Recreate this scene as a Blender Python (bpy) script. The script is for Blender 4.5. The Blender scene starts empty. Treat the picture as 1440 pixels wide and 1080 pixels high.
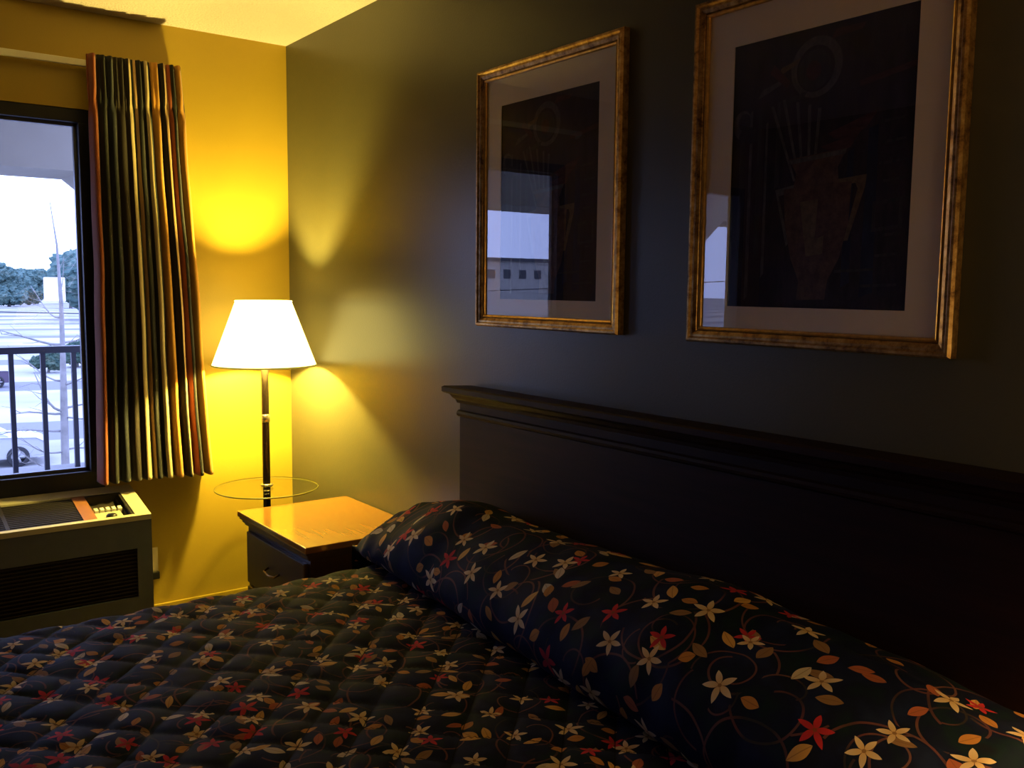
import bpy, bmesh, math, random
from mathutils import Vector, Matrix, noise
PI = math.pi
random.seed(7)
C = bpy.context.scene.collection
sc = bpy.context.scene

# ---------------------------------------------------------------- helpers
def obj(name, bm, mats, parent=None, smooth=False, loc=None):
    me = bpy.data.meshes.new(name)
    bmesh.ops.recalc_face_normals(bm, faces=bm.faces)
    bm.to_mesh(me); bm.free()
    if smooth:
        for p in me.polygons: p.use_smooth = True
    o = bpy.data.objects.new(name, me); C.objects.link(o)
    if not isinstance(mats, (list, tuple)): mats = [mats]
    for m in mats: me.materials.append(m)
    if parent is not None: o.parent = parent
    if loc: o.location = loc
    return o

def tag(o, label, cat, group=None):
    o['label'] = label; o['category'] = cat
    if group: o['group'] = group
    return o

def thing(name, label, cat, loc=(0, 0, 0), group=None):
    o = bpy.data.objects.new(name, None); C.objects.link(o)
    o.location = loc; o.empty_display_size = .1
    return tag(o, label, cat, group)

def struct(o, label=None):
    o['kind'] = 'structure'
    if label: o['label'] = label
    return o

def dup(root, loc, label):
    r = root.copy(); C.objects.link(r); r.location = loc; r['label'] = label
    for ch in list(root.children):
        c = ch.copy(); C.objects.link(c); c.parent = r
        for g in list(ch.children):
            d = g.copy(); C.objects.link(d); d.parent = c
    return r

def box(bm, x0, x1, y0, y1, z0, z1, bev=0.0, mi=0):
    x0, x1 = min(x0, x1), max(x0, x1); y0, y1 = min(y0, y1), max(y0, y1); z0, z1 = min(z0, z1), max(z0, z1)
    t = bmesh.new()
    v = [t.verts.new((x, y, z)) for x in (x0, x1) for y in (y0, y1) for z in (z0, z1)]
    for f in ((0, 1, 3, 2), (4, 6, 7, 5), (0, 4, 5, 1), (2, 3, 7, 6), (0, 2, 6, 4), (1, 5, 7, 3)):
        t.faces.new([v[i] for i in f])
    if bev: bmesh.ops.bevel(t, geom=list(t.edges), offset=bev, segments=2, affect='EDGES', profile=.6)
    merge(bm, t, mi)

def merge(bm, t, mi=0, mat=None):
    idx = {}
    for v in t.verts: idx[v] = bm.verts.new(mat @ v.co if mat else v.co)
    for f in t.faces:
        try:
            nf = bm.faces.new([idx[v] for v in f.verts]); nf.material_index = mi; nf.smooth = f.smooth
        except ValueError: pass
    t.free()

def lathe(bm, prof, n=48, c=(0, 0, 0), mi=0, smooth=True):
    rings = []
    for r, z in prof:
        if r < 1e-6: rings.append([bm.verts.new((c[0], c[1], c[2] + z))])
        else: rings.append([bm.verts.new((c[0] + r * math.cos(2 * PI * i / n), c[1] + r * math.sin(2 * PI * i / n), c[2] + z)) for i in range(n)])
    for a, b in zip(rings, rings[1:]):
        for i in range(n):
            j = (i + 1) % n
            if len(a) == 1 and len(b) == 1: continue
            if len(a) == 1: f = bm.faces.new((a[0], b[i], b[j]))
            elif len(b) == 1: f = bm.faces.new((a[i], b[0], a[j]))
            else: f = bm.faces.new((a[i], a[j], b[j], b[i]))
            f.material_index = mi; f.smooth = smooth

def tube(bm, pts, rad, n=8, mi=0):
    pts = [Vector(p) for p in pts]
    if not isinstance(rad, (list, tuple)): rad = [rad] * len(pts)
    rings = []
    for k, p in enumerate(pts):
        d = (pts[min(k + 1, len(pts) - 1)] - pts[max(k - 1, 0)]).normalized()
        a = d.orthogonal().normalized() if k == 0 else (last - d * last.dot(d)).normalized()
        last = a; b = d.cross(a)
        rings.append([bm.verts.new(p + rad[k] * (a * math.cos(2 * PI * i / n) + b * math.sin(2 * PI * i / n))) for i in range(n)])
    for a, b in zip(rings, rings[1:]):
        for i in range(n):
            f = bm.faces.new((a[i], a[(i + 1) % n], b[(i + 1) % n], b[i])); f.smooth = True; f.material_index = mi
    for r in (rings[0], rings[-1]):
        f = bm.faces.new(r); f.material_index = mi

def prism(bm, poly, axis, a, b, mi=0):
    """extrude a 2-D outline along an axis: 'x' takes (y,z), 'y' takes (x,z), 'z' takes (x,y)"""
    def P(p, t):
        return (t, p[0], p[1]) if axis == 'x' else (p[0], t, p[1]) if axis == 'y' else (p[0], p[1], t)
    A = [bm.verts.new(P(p, a)) for p in poly]; B = [bm.verts.new(P(p, b)) for p in poly]
    n = len(poly)
    fs = [bm.faces.new(A), bm.faces.new(B[::-1])]
    for i in range(n): fs.append(bm.faces.new((A[i], B[i], B[(i + 1) % n], A[(i + 1) % n])))
    for f in fs: f.material_index = mi

# ---------------------------------------------------------------- node helpers
class NT:
    def __init__(s, name):
        s.m = bpy.data.materials.new(name); s.m.use_nodes = True
        s.t = s.m.node_tree; s.t.nodes.clear()
        s.out = s.t.nodes.new('ShaderNodeOutputMaterial')
    def n(s, t, **k):
        o = s.t.nodes.new(t)
        for a, b in k.items(): setattr(o, a, b)
        return o
    def L(s, a, b): s.t.links.new(a, b)
    def put(s, sock, v):
        if v is None: return
        if isinstance(v, bpy.types.NodeSocket): s.L(v, sock)
        elif isinstance(v, (tuple, list)) and len(v) == 3 and sock.type == 'RGBA': sock.default_value = (*v, 1)
        else: sock.default_value = v
    def M(s, op, a, b=None, c=None, clamp=False):
        o = s.n('ShaderNodeMath', operation=op, use_clamp=clamp)
        for i, v in enumerate((a, b, c)): s.put(o.inputs[i], v)
        return o.outputs[0]
    def V(s, op, a, b=None):
        o = s.n('ShaderNodeVectorMath', operation=op)
        s.put(o.inputs[0], a)
        if b is not None: s.put(o.inputs[1], b)
        return o.outputs[0]
    def sep(s, v):
        o = s.n('ShaderNodeSeparateXYZ'); s.L(v, o.inputs[0]); return o.outputs
    def mix(s, f, a, b):
        o = s.n('ShaderNodeMix', data_type='RGBA')
        s.put(o.inputs['Factor'], f); s.put(o.inputs[6], a); s.put(o.inputs[7], b)
        return o.outputs[2]
    def noise(s, vec, scale, detail=2, rough=.5):
        o = s.n('ShaderNodeTexNoise')
        if vec is not None: s.L(vec, o.inputs['Vector'])
        o.inputs['Scale'].default_value = scale; o.inputs['Detail'].default_value = detail; o.inputs['Roughness'].default_value = rough
        return o.outputs
    def ramp(s, f, stops, const=False):
        o = s.n('ShaderNodeValToRGB'); r = o.color_ramp
        if const: r.interpolation = 'CONSTANT'
        while len(r.elements) < len(stops): r.elements.new(.5)
        for e, (p, c) in zip(r.elements, stops): e.position = p; e.color = (*c, 1)
        s.L(f, o.inputs[0]); return o.outputs[0]
    def coord(s, k='Object'):
        return s.n('ShaderNodeTexCoord').outputs[k]
    def bsdf(s, col, rough=.5, metal=0, spec=.5, bump=None, bstr=.3, bdist=.01, **k):
        p = s.n('ShaderNodeBsdfPrincipled')
        s.put(p.inputs['Base Color'], col); s.put(p.inputs['Roughness'], rough); s.put(p.inputs['Metallic'], metal)
        s.put(p.inputs['Specular IOR Level'], spec)
        for a, b in k.items(): s.put(p.inputs[a.replace('_', ' ')], b)
        if bump is not None:
            b = s.n('ShaderNodeBump'); b.inputs['Strength'].default_value = bstr; b.inputs['Distance'].default_value = bdist
            s.L(bump, b.inputs['Height']); s.L(b.outputs[0], p.inputs['Normal'])
        s.L(p.outputs[0], s.out.inputs[0]); return p

def plain(name, col, rough=.5, metal=0, spec=.5, var=.12, vscale=14, bstr=0):
    t = NT(name); co = t.coord()
    nz = t.noise(co, vscale, 4, .6)[0]
    a = tuple(c * (1 - var) for c in col); b = tuple(c * (1 + var) for c in col)
    c = t.ramp(nz, [(.3, a), (.7, b)])
    t.bsdf(c, rough, metal, spec, nz if bstr else None, bstr, .004)
    return t.m

def wallmat(name, col, rough, spec, bscale=140, bstr=.12):
    t = NT(name); co = t.coord()
    big = t.noise(co, 1.7, 3)[0]
    c = t.ramp(big, [(.3, tuple(x * .94 for x in col)), (.7, tuple(x * 1.05 for x in col))])
    t.bsdf(c, rough, 0, spec, t.noise(co, bscale, 3)[0], bstr, .003)
    return t.m

def glassmat(name, ior=1.5, tint=(1, 1, 1), rough=0.0, boost=1.0):
    t = NT(name)
    tr = t.n('ShaderNodeBsdfTransparent'); tr.inputs[0].default_value = (*tint, 1)
    gl = t.n('ShaderNodeBsdfGlossy'); gl.inputs['Roughness'].default_value = rough
    fr = t.n('ShaderNodeFresnel'); ge = t.n('ShaderNodeNewGeometry')
    t.L(t.M('ADD', ior, t.M('MULTIPLY', ge.outputs['Backfacing'], 1 / ior - ior)), fr.inputs[0])
    f = t.M('MULTIPLY', fr.outputs[0], boost, clamp=True)
    mx = t.n('ShaderNodeMixShader')
    t.L(f, mx.inputs[0]); t.L(tr.outputs[0], mx.inputs[1]); t.L(gl.outputs[0], mx.inputs[2]); t.L(mx.outputs[0], t.out.inputs[0])
    return t.m

def woodmat(name, c1, c2, rough, spec=.5, axis='y', scale=1.0):
    t = NT(name); co = t.coord()
    mp = t.n('ShaderNodeMapping'); t.L(co, mp.inputs[0])
    s = {'x': (1.2, 18, 18), 'y': (18, 1.2, 18), 'z': (18, 18, 1.2)}[axis]
    mp.inputs['Scale'].default_value = tuple(a * scale for a in s)
    nz = t.noise(mp.outputs[0], 2.2, 6, .62)[0]
    c = t.ramp(nz, [(.32, c1), (.68, c2)])
    t.bsdf(c, rough, 0, spec)
    return t.m

LAMP = (1.0, .76, .14)

M = {}
M['wall_teal'] = wallmat('deep teal semi gloss paint', (.074, .069, .041), .31, .36)
M['wall_cream'] = wallmat('yellow cream paint', (.41, .28, .032), .42, .4)
M['wall_plain'] = wallmat('beige paint', (.12, .10, .07), .6, .3)
t = NT('popcorn ceiling'); co = t.coord()
vz = t.n('ShaderNodeTexVoronoi'); t.L(co, vz.inputs[0]); vz.inputs['Scale'].default_value = 110
nz = t.noise(co, 70, 4)[0]
h = t.M('SUBTRACT', nz, t.M('MULTIPLY', vz.outputs['Distance'], .6))
t.bsdf((.49, .42, .44), .95, 0, .1, h, .55, .012); M['ceiling'] = t.m
t = NT('brown loop carpet'); co = t.coord(); nz = t.noise(co, 260, 2)[0]
t.bsdf(t.ramp(nz, [(.3, (.07, .05, .035)), (.7, (.14, .10, .07))]), .95, 0, .1, nz, .5, .006); M['carpet'] = t.m
M['bronze'] = plain('dark bronze aluminium', (.016, .017, .024), .42, .3, .5, .1)
M['white_enamel'] = plain('white enamel', (.72, .68, .58), .4, 0, .5, .04)
M['almond'] = plain('almond enamel', (.46, .42, .31), .45, 0, .4, .05)
M['case_front'] = plain('shaded beige enamel', (.085, .10, .14), .55, 0, .3, .08)  # casing's shade put into its colour, far darker than the almond top
M['vent_dark'] = plain('dark brown plastic', (.018, .014, .011), .55, 0, .3, .15)
M['vent_brown'] = plain('woodgrain brown plastic', (.26, .10, .03), .5, 0, .3, .15)
M['black_plastic'] = plain('black plastic', (.01, .01, .01), .4, 0, .4)
M['key_white'] = plain('white keys', (.8, .76, .66), .4, 0, .4, .03)
M['gold'] = None
t = NT('antique gold leaf'); co = t.coord()
nz = t.noise(co, 38, 5, .7)[0]
t.bsdf(t.ramp(nz, [(.34, (.10, .045, .014)), (.5, (.36, .20, .06)), (.72, (.62, .42, .17))]), .38, .75, .5, nz, .25, .003); M['gold'] = t.m
M['gold_inner'] = plain('gold fillet', (.55, .33, .10), .32, .8, .5, .25, 60)
M['mat_board'] = plain('cream mat board', (.78, .66, .50), .9, 0, .1, .03, 5)
M['picture_glass'] = glassmat('picture glass', 1.5, (.97, .97, .97), 0, 1.8)
M['window_glass'] = glassmat('window glass', 1.2, (.97, .98, 1.0))
M['tray_glass'] = glassmat('tray glass', 1.35, (.93, .95, .90))
M['tray_edge'] = plain('green glass edge', (.30, .28, .08), .15, 0, .6, .1)
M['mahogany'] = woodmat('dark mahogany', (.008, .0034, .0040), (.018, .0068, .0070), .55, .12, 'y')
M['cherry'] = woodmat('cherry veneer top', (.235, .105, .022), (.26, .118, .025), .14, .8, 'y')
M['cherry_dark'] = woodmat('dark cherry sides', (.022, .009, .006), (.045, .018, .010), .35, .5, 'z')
M['brass'] = plain('aged brass', (.35, .22, .08), .3, .9, .5, .1)
M['pole'] = plain('dark bronze pole', (.030, .020, .012), .25, .6, .6, .1)
M['chrome'] = plain('polished collar', (.75, .68, .5), .2, .9, .5, .05)
M['plate'] = plain('ivory outlet plate', (.62, .52, .36), .5, 0, .4, .03)
M['mattress'] = plain('white ticking', (.7, .7, .68), .9, 0, .1, .05)

# lamp shade: lit cloth
def emis(name, col, e, base):
    t = NT(name)
    t.bsdf(base, .8, 0, .1, **{'Emission_Color': col, 'Emission_Strength': e})
    return t.m
M['shade'] = emis('lit pleated shade cloth', (1.0, .77, .20), 5.8, (.7, .62, .45))
M['shade_far'] = emis('lit shade cloth dim', (1.0, .66, .26), 8.0, (.7, .62, .45))
M['shade_trim'] = emis('lit piping', (.40, .34, .05), .55, (.3, .25, .08))
M['bulb'] = emis('lit bulb', LAMP, 4700.0, (1, 1, 1))
M['bulb_far'] = emis('lit bulb warm', (1.0, .56, .18), 1300.0, (1, 1, 1))

# --------------------------------------------------------- printed bedspread cloth
def bedspread_mat(name, groove_shade):
    t = NT(name)
    uv = t.coord('UV')
    wob = t.noise(uv, 9, 2)[1]
    wv = t.V('SCALE', t.V('SUBTRACT', wob, (.5, .5, .5))); wv.node.inputs['Scale'].default_value = .012
    p = t.V('ADD', uv, wv)
    px = t.sep(uv)
    base = t.ramp(t.noise(uv, 14, 3)[0], [(.35, (.0075, .013, .040)), (.5, (.0045, .007, .022)), (.62, (.005, .014, .018)), (.75, (.008, .007, .014))])
    col = base
    def cell(scale, rnd, off):
        v = t.n('ShaderNodeTexVoronoi', voronoi_dimensions='2D')
        q = t.V('ADD', p, off)
        t.L(q, v.inputs['Vector']); v.inputs['Scale'].default_value = scale; v.inputs['Randomness'].default_value = rnd
        d = t.sep(t.V('SUBTRACT', q, v.outputs['Position']))
        r, g, b = t.sep(v.outputs['Color'])[:3]
        return d[0], d[1], r, g, b
    us = t.sep(uv)
    g1 = t.M('ABSOLUTE', t.M('SINE', t.M('MULTIPLY', t.M('ADD', t.M('SUBTRACT', us[0], 1), t.M('MULTIPLY', t.M('SUBTRACT', us[1], 1), .95)), PI / .135)))
    g2 = t.M('ABSOLUTE', t.M('SINE', t.M('MULTIPLY', t.M('SUBTRACT', t.M('SUBTRACT', us[0], 1), t.M('MULTIPLY', t.M('SUBTRACT', us[1], 1), .95)), PI / .135)))
    shade_or_thread = t.M('MULTIPLY', t.M('LESS_THAN', t.M('MINIMUM', g1, g2), .045), groove_shade)  # shade of the quilting grooves painted as dark lines along the stitching
    # curling vines: thin contour lines of a smooth field, and of a ring around cells
    def scroll(scale, off, r0, grow, wid, lo):
        dx, dy, r, g, b = cell(scale, .7, off)
        rad = t.M('SQRT', t.M('ADD', t.M('MULTIPLY', dx, dx), t.M('MULTIPLY', dy, dy)))
        ang = t.M('ARCTAN2', t.M('MULTIPLY', dy, t.M('SIGN', t.M('SUBTRACT', b, .5))), dx)
        a2 = t.M('MULTIPLY', t.M('FRACT', t.M('ADD', t.M('DIVIDE', ang, 2 * PI), r)), 2 * PI)
        spir = t.M('ADD', r0, t.M('MULTIPLY', grow, a2))
        m = t.M('LESS_THAN', t.M('ABSOLUTE', t.M('SUBTRACT', rad, spir)), wid)
        return t.M('MULTIPLY', m, t.M('GREATER_THAN', g, lo))
    vine = t.M('MAXIMUM', scroll(6.2, (1.3, 4.1, 0), .026, .0085, .0019, .12), t.M('MAXIMUM', scroll(7.3, (6.6, 2.7, 0), .018, .0095, .0016, .2), scroll(5.0, (3.1, 8.2, 0), .050, .0075, .0020, .2)))
    vcol = t.ramp(t.noise(uv, 11, 1)[0], [(.38, (.035, .028, .022)), (.5, (.13, .045, .04)), (.6, (.16, .07, .05))])
    col = t.mix(t.M('MULTIPLY', vine, .75), col, vcol)
    # leaves
    def leaves(scale, off, thr, col):
        dx, dy, r, g, b = cell(scale, .8, off)
        a = t.M('MULTIPLY', r, 2 * PI); ca = t.M('COSINE', a); sa = t.M('SINE', a)
        lx = t.M('ADD', t.M('MULTIPLY', dx, ca), t.M('MULTIPLY', dy, sa))
        ly = t.M('SUBTRACT', t.M('MULTIPLY', dy, ca), t.M('MULTIPLY', dx, sa))
        L_ = t.M('ADD', .0155, t.M('MULTIPLY', g, .008))
        qx = t.M('DIVIDE', lx, L_)
        w = t.M('MULTIPLY', t.M('ADD', .0065, t.M('MULTIPLY', b, .0045)), t.M('SUBTRACT', 1, t.M('MULTIPLY', qx, qx)))
        m = t.M('LESS_THAN', t.M('ABSOLUTE', ly), w)
        m = t.M('MULTIPLY', m, t.M('GREATER_THAN', b, thr))
        rib = t.M('LESS_THAN', t.M('ABSOLUTE', ly), .0007)
        lc = t.ramp(g, [(.0, (.42, .19, .045)), (.3, (.34, .10, .045)), (.5, (.24, .14, .06)), (.7, (.54, .31, .085)), (.86, (.50, .42, .28))], True)
        lc = t.mix(t.M('MULTIPLY', rib, .5), lc, (.14, .07, .03))
        return t.mix(m, col, lc)
    col = leaves(12.5, (3.7, 1.9, 0), .25, col)
    col = leaves(11.0, (8.2, 6.4, 0), .35, col)
    # star flowers, cream and red
    def flowers(scale, off, lo, hi, c1, c2, col, R0=.026):
        dx, dy, r, g, b = cell(scale, .62, off)
        rad = t.M('SQRT', t.M('ADD', t.M('MULTIPLY', dx, dx), t.M('MULTIPLY', dy, dy)))
        ang = t.M('ADD', t.M('ARCTAN2', dy, dx), t.M('MULTIPLY', r, 2 * PI))
        k = t.M('FRACT', t.M('ADD', t.M('MULTIPLY', ang, 5 / (2 * PI)), 10))
        tri = t.M('SUBTRACT', 1, t.M('MULTIPLY', t.M('ABSOLUTE', t.M('SUBTRACT', k, .5)), 2))
        R = t.M('ADD', R0, t.M('MULTIPLY', b, .008))
        edge = t.M('MULTIPLY', R, t.M('ADD', .24, t.M('MULTIPLY', .76, t.M('POWER', tri, 1.15))))
        m = t.M('LESS_THAN', rad, edge)
        m = t.M('MULTIPLY', m, t.M('MULTIPLY', t.M('GREATER_THAN', g, lo), t.M('LESS_THAN', g, hi)))
        slit = t.M('MULTIPLY', t.M('LESS_THAN', tri, .16), t.M('GREATER_THAN', rad, .003))
        eye = t.M('MAXIMUM', t.M('LESS_THAN', rad, .0032), slit)
        fc = t.mix(t.M('DIVIDE', rad, R), c2, c1)
        fc = t.mix(t.M('MULTIPLY', eye, .75), fc, (.16, .07, .025))
        return t.mix(m, col, fc)
    col = flowers(9.4, (5.1, 2.2, 0), .25, .62, (.50, .030, .035), (.34, .02, .03), col, .022)
    col = flowers(8.6, (.4, .7, 0), .06, .88, (.62, .50, .31), (.54, .36, .14), col, .0225)
    col = t.mix(t.M('MULTIPLY', shade_or_thread, .8), col, (.002, .0025, .006))
    weave = t.noise(uv, 900, 1)[0]
    t.bsdf(col, .78, 0, .075, weave, .08, .001)
    return t.m
M['bedspread'] = bedspread_mat('navy floral quilted cloth', 1.0)
M['bedspread_plain'] = bedspread_mat('navy floral cloth', 0.0)

def drape_mat():
    t = NT('striped drapery cloth')
    u = t.sep(t.coord('UV'))[0]
    f = t.M('MULTIPLY', u, 1.25)
    K = (.006, .006, .007); N = (.007, .009, .018); O = (.034, .028, .014); R = (.24, .062, .022); B = (.016, .010, .008); Cc = (.46, .36, .20); G = (.46, .22, .035); T = (.007, .013, .013); P = (.40, .25, .12)
    seq = [(R, .08), (K, .09), (Cc, .02), (N, .07), (O, .03), (B, .13), (Cc, .016), (T, .052), (P, .02), (K, .09), (Cc, .016), (T, .026), (G, .075), (O, .045), (K, .025), (P, .035), (R, .05), (K, .03), (O, .03), (G, .05), (K, .03), (G, .02)]
    tot = sum(w for _, w in seq); a = 0; stops = []
    for c_, w in seq: stops.append((a / tot, c_)); a += w
    c = t.ramp(f, stops, True)
    shade_or_thread = t.noise(t.coord('UV'), 700, 1)[0]
    p = t.bsdf(c, .78, 0, .2, shade_or_thread, .1, .001)
    p.inputs['Sheen Weight'].default_value = .15
    return t.m
M['drape'] = drape_mat()

# ---------------------------------------------------------------- the room
H = 2.44; X0 = -3.3; Y0 = -5.4; TH = .14
WX0, WX1, WZ0, WZ1 = -1.625, -.800, .575, 2.070      # window opening
DX0, DX1, DZB, DZ = -3.13, -2.72, .60, 2.05           # narrow side window opening
bm = bmesh.new(); box(bm, 0, TH, Y0 - TH, TH, 0, H); struct(obj('wall_right', bm, M['wall_teal']), 'dark teal painted wall behind the headboard')
bm = bmesh.new()
box(bm, WX1, 0, 0, TH, 0, H); box(bm, WX0, WX1, 0, TH, 0, WZ0); box(bm, WX0, WX1, 0, TH, WZ1, H)
box(bm, DX1, WX0, 0, TH, 0, H); box(bm, DX0, DX1, 0, TH, DZ, H); box(bm, DX0, DX1, 0, TH, 0, DZB); box(bm, X0 - TH, DX0, 0, TH, 0, H)
struct(obj('wall_back', bm, M['wall_cream']), 'yellow cream painted window wall')
bm = bmesh.new(); box(bm, X0 - TH, X0, Y0 - TH, 0, 0, H); struct(obj('wall_left', bm, M['wall_plain']))
bm = bmesh.new(); box(bm, X0, 0, Y0 - TH, Y0, 0, H); struct(obj('wall_front', bm, M['wall_plain']))
bm = bmesh.new(); box(bm, X0 - TH, TH, Y0 - TH, TH, H, H + .12); struct(obj('ceiling', bm, M['ceiling']), 'white popcorn textured ceiling')
bm = bmesh.new(); box(bm, X0 - TH, TH, Y0 - TH, TH, -.12, 0); struct(obj('floor', bm, M['carpet']))
bm = bmesh.new(); box(bm, X0 + .01, -.014, -.013, -.001, .001, .058, .003); struct(obj('baseboard_back', bm, M['wall_cream']))
bm = bmesh.new(); box(bm, -.013, -.001, Y0 + .01, -.002, .001, .10, .003); struct(obj('baseboard_right', bm, M['mahogany']))

# window: bronze frame, one pane
w = bpy.data.objects.new('window_1', None); C.objects.link(w); struct(w, 'bronze framed window looking onto the walkway railing')
bm = bmesh.new()
fy0, fy1 = .004, .075
box(bm, WX0, WX1, fy0, fy1, WZ1 - .050, WZ1, .003); box(bm, WX0, WX1, fy0, fy1, WZ0, WZ0 + .078, .003)
box(bm, WX0, WX0 + .052, fy0, fy1, WZ0 + .078, WZ1 - .05, .003); box(bm, WX1 - .052, WX1, fy0, fy1, WZ0 + .078, WZ1 - .05, .003)
obj('window_frame', bm, M['bronze'], w)
bm = bmesh.new()
gx0, gx1, gz0, gz1 = WX0 + .052, WX1 - .052, WZ0 + .078, WZ1 - .05
for a in ((gx0, gx1, gz0, gz0 + .012), (gx0, gx1, gz1 - .012, gz1), (gx0, gx0 + .012, gz0, gz1), (gx1 - .012, gx1, gz0, gz1)):
    box(bm, a[0], a[1], .040, .062, a[2], a[3], .002)
obj('window_sash', bm, plain('grey vinyl bead', (.10, .11, .14), .4), w)
bm = bmesh.new(); v = [bm.verts.new(p) for p in ((gx0, .05, gz0), (gx1, .05, gz0), (gx1, .05, gz1), (gx0, .05, gz1))]; bm.faces.new(v)
obj('window_pane', bm, M['window_glass'], w)
bm = bmesh.new(); box(bm, WX0 + .004, WX1 - .004, -.020, .03, WZ0 - .018, WZ0 - .001, .004)
obj('window_sill', bm, M['bronze'], w)

# narrow side window farther along the same wall
w = bpy.data.objects.new('window_2', None); C.objects.link(w); struct(w, 'narrow bronze framed window farther left along the window wall')
bm = bmesh.new()
for a in ((DX0, DX1, DZ - .05, DZ), (DX0, DX1, DZB, DZB + .05), (DX0, DX0 + .04, DZB + .05, DZ - .05), (DX1 - .04, DX1, DZB + .05, DZ - .05)):
    box(bm, a[0], a[1], fy0, fy1, a[2], a[3], .003)
obj('window_frame', bm, M['bronze'], w)
bm = bmesh.new(); bm.faces.new([bm.verts.new(p) for p in ((DX0 + .04, .05, DZB + .05), (DX1 - .04, .05, DZB + .05), (DX1 - .04, .05, DZ - .05), (DX0 + .04, .05, DZ - .05))])
obj('window_pane', bm, M['window_glass'], w)

# ---------------------------------------------------------------- curtain rod
r = thing('curtain_rod', 'pale traverse curtain rod running above the window', 'curtain rod', (0, 0, 0))
bm = bmesh.new(); box(bm, -1.70, -.52, -.044, -.026, 2.225, 2.250, .003); obj('rail', bm, M['white_enamel'], r)
for x in (-1.690, -.530):
    bm = bmesh.new(); box(bm, x - .006, x + .006, -.027, -.001, 2.215, 2.250, .002); obj('bracket', bm, M['white_enamel'], r)

# ---------------------------------------------------------------- drape
def drape():
    NS, NZ = 460, 70
    zt, zb = 2.262, .612
    bm = bmesh.new(); uvl = bm.loops.layers.uv.new('UVMap')
    folds = 11.5
    vs = []
    for j in range(NZ + 1):
        q = j / NZ
        z = zt + (zb - zt) * q
        xl = -.838 + (-.020) * max(0, (q - .5)) * 1.6
        xr = -.478 + .016 * min(1, q / .12) + .090 * max(0, q - .10) ** 1.25 - .004 * math.sin(q * 9)
        pin = math.exp(-((z - 2.085) / .035) ** 2)
        head = 1 if z > 2.085 else 0
        row = []
        for i in range(NS + 1):
            s = i / NS
            ph = 2 * PI * folds * s + .5 * math.sin(5.3 * s + 1) + .22 * q * math.sin(11 * s)
            A = (.015 + .013 * q) * (1 - .75 * pin) * (.75 + .35 * math.sin(7.1 * s + 2.0))
            sub = .35 * math.sin(2 * ph + .8 * q + 1.2) * (.35 + .65 * q)
            y = -.100 + A * (math.sin(ph) + sub)
            x = xl + (xr - xl) * (s + .011 * math.cos(ph) * (1 + .6 * q))
            if head: y += .006 * math.sin(ph * 2.5)
            # the outer edge turns back to the wall
            e = max(0, (s - .955) / .045)
            y = y * (1 - e ** 1.5) + (-.016) * e ** 1.5
            x -= .012 * e * e
            zz = z + (.010 * math.sin(3.2 * s + .6) - .018 * (abs(s - .35) ** 1.4) * -1.2 if j == NZ else 0) + .006 * q * math.sin(ph) 
            x += .0025 * noise.noise(Vector((s * 14, z * 5, 0)))
            y += .004 * noise.noise(Vector((s * 20, z * 4, 7)))
            row.append(bm.verts.new((x, min(y, -.014 if s > .955 else -.052), zz)))
        vs.append(row)
    for j in range(NZ):
        for i in range(NS):
            f = bm.faces.new((vs[j][i], vs[j][i + 1], vs[j + 1][i + 1], vs[j + 1][i])); f.smooth = True
            for lp, (a, b) in zip(f.loops, ((i, j), (i + 1, j), (i + 1, j + 1), (i, j + 1))):
                lp[uvl].uv = (a / NS * .80, b / NZ * 1.65)
    o = obj('drape', bm, M['drape'], None, True)
    m = o.modifiers.new('thickness', 'SOLIDIFY'); m.thickness = .0022
    return o
tag(drape(), 'pinch-pleated striped drape in rust, navy and olive hanging beside the window', 'curtain')

# ---------------------------------------------------------------- wall air conditioner
AX0, AX1, AYF = -1.780, -.710, -.310
ac = thing('air_conditioner', 'beige wall air conditioner with louvred top under the window', 'air conditioner', ((AX0 + AX1) / 2, -.155, 0))
ox, oy = -(AX0 + AX1) / 2, .155
def aco(name, bm, m, parent=ac, smooth=False):
    bmesh.ops.translate(bm, verts=bm.verts, vec=(ox, oy, 0))
    return obj(name, bm, m, parent, smooth)
def zt(y): return .585 + .2 * y                         # sloping top
def slopebox(bm, x0, x1, y0, y1, dz0, dz1, mi=0):
    prism(bm, [(y0, zt(y0) + dz0), (y1, zt(y1) + dz0), (y1, zt(y1) + dz1), (y0, zt(y0) + dz1)], 'x', x0, x1, mi)
bm = bmesh.new()
e = .003
# end caps, rear strip, front lip, floor of the well
slopebox(bm, AX1 - .055, AX1, -e, AYF, -.02, 0)
slopebox(bm, AX0, AX0 + .035, -e, AYF, -.02, 0)
slopebox(bm, AX0 + .035, AX1 - .055, -e, -.066, -.02, 0)
slopebox(bm, AX0 + .035, AX1 - .055, AYF + .018, AYF, -.02, 0)
slopebox(bm, AX0 + .02, AX1 - .02, -.02, AYF + .01, -.045, -.040)
aco('top_cover', bm, M['almond'])
bm = bmesh.new()
prism(bm, [(-e, .02), (-e, zt(0) - .02), (AYF + .004, zt(AYF) - .021), (AYF + .004, .02)], 'x', AX1 - .012, AX1 - .001)
prism(bm, [(-e, .02), (-e, zt(0) - .02), (AYF + .004, zt(AYF) - .021), (AYF + .004, .02)], 'x', AX0 + .001, AX0 + .012)
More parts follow.
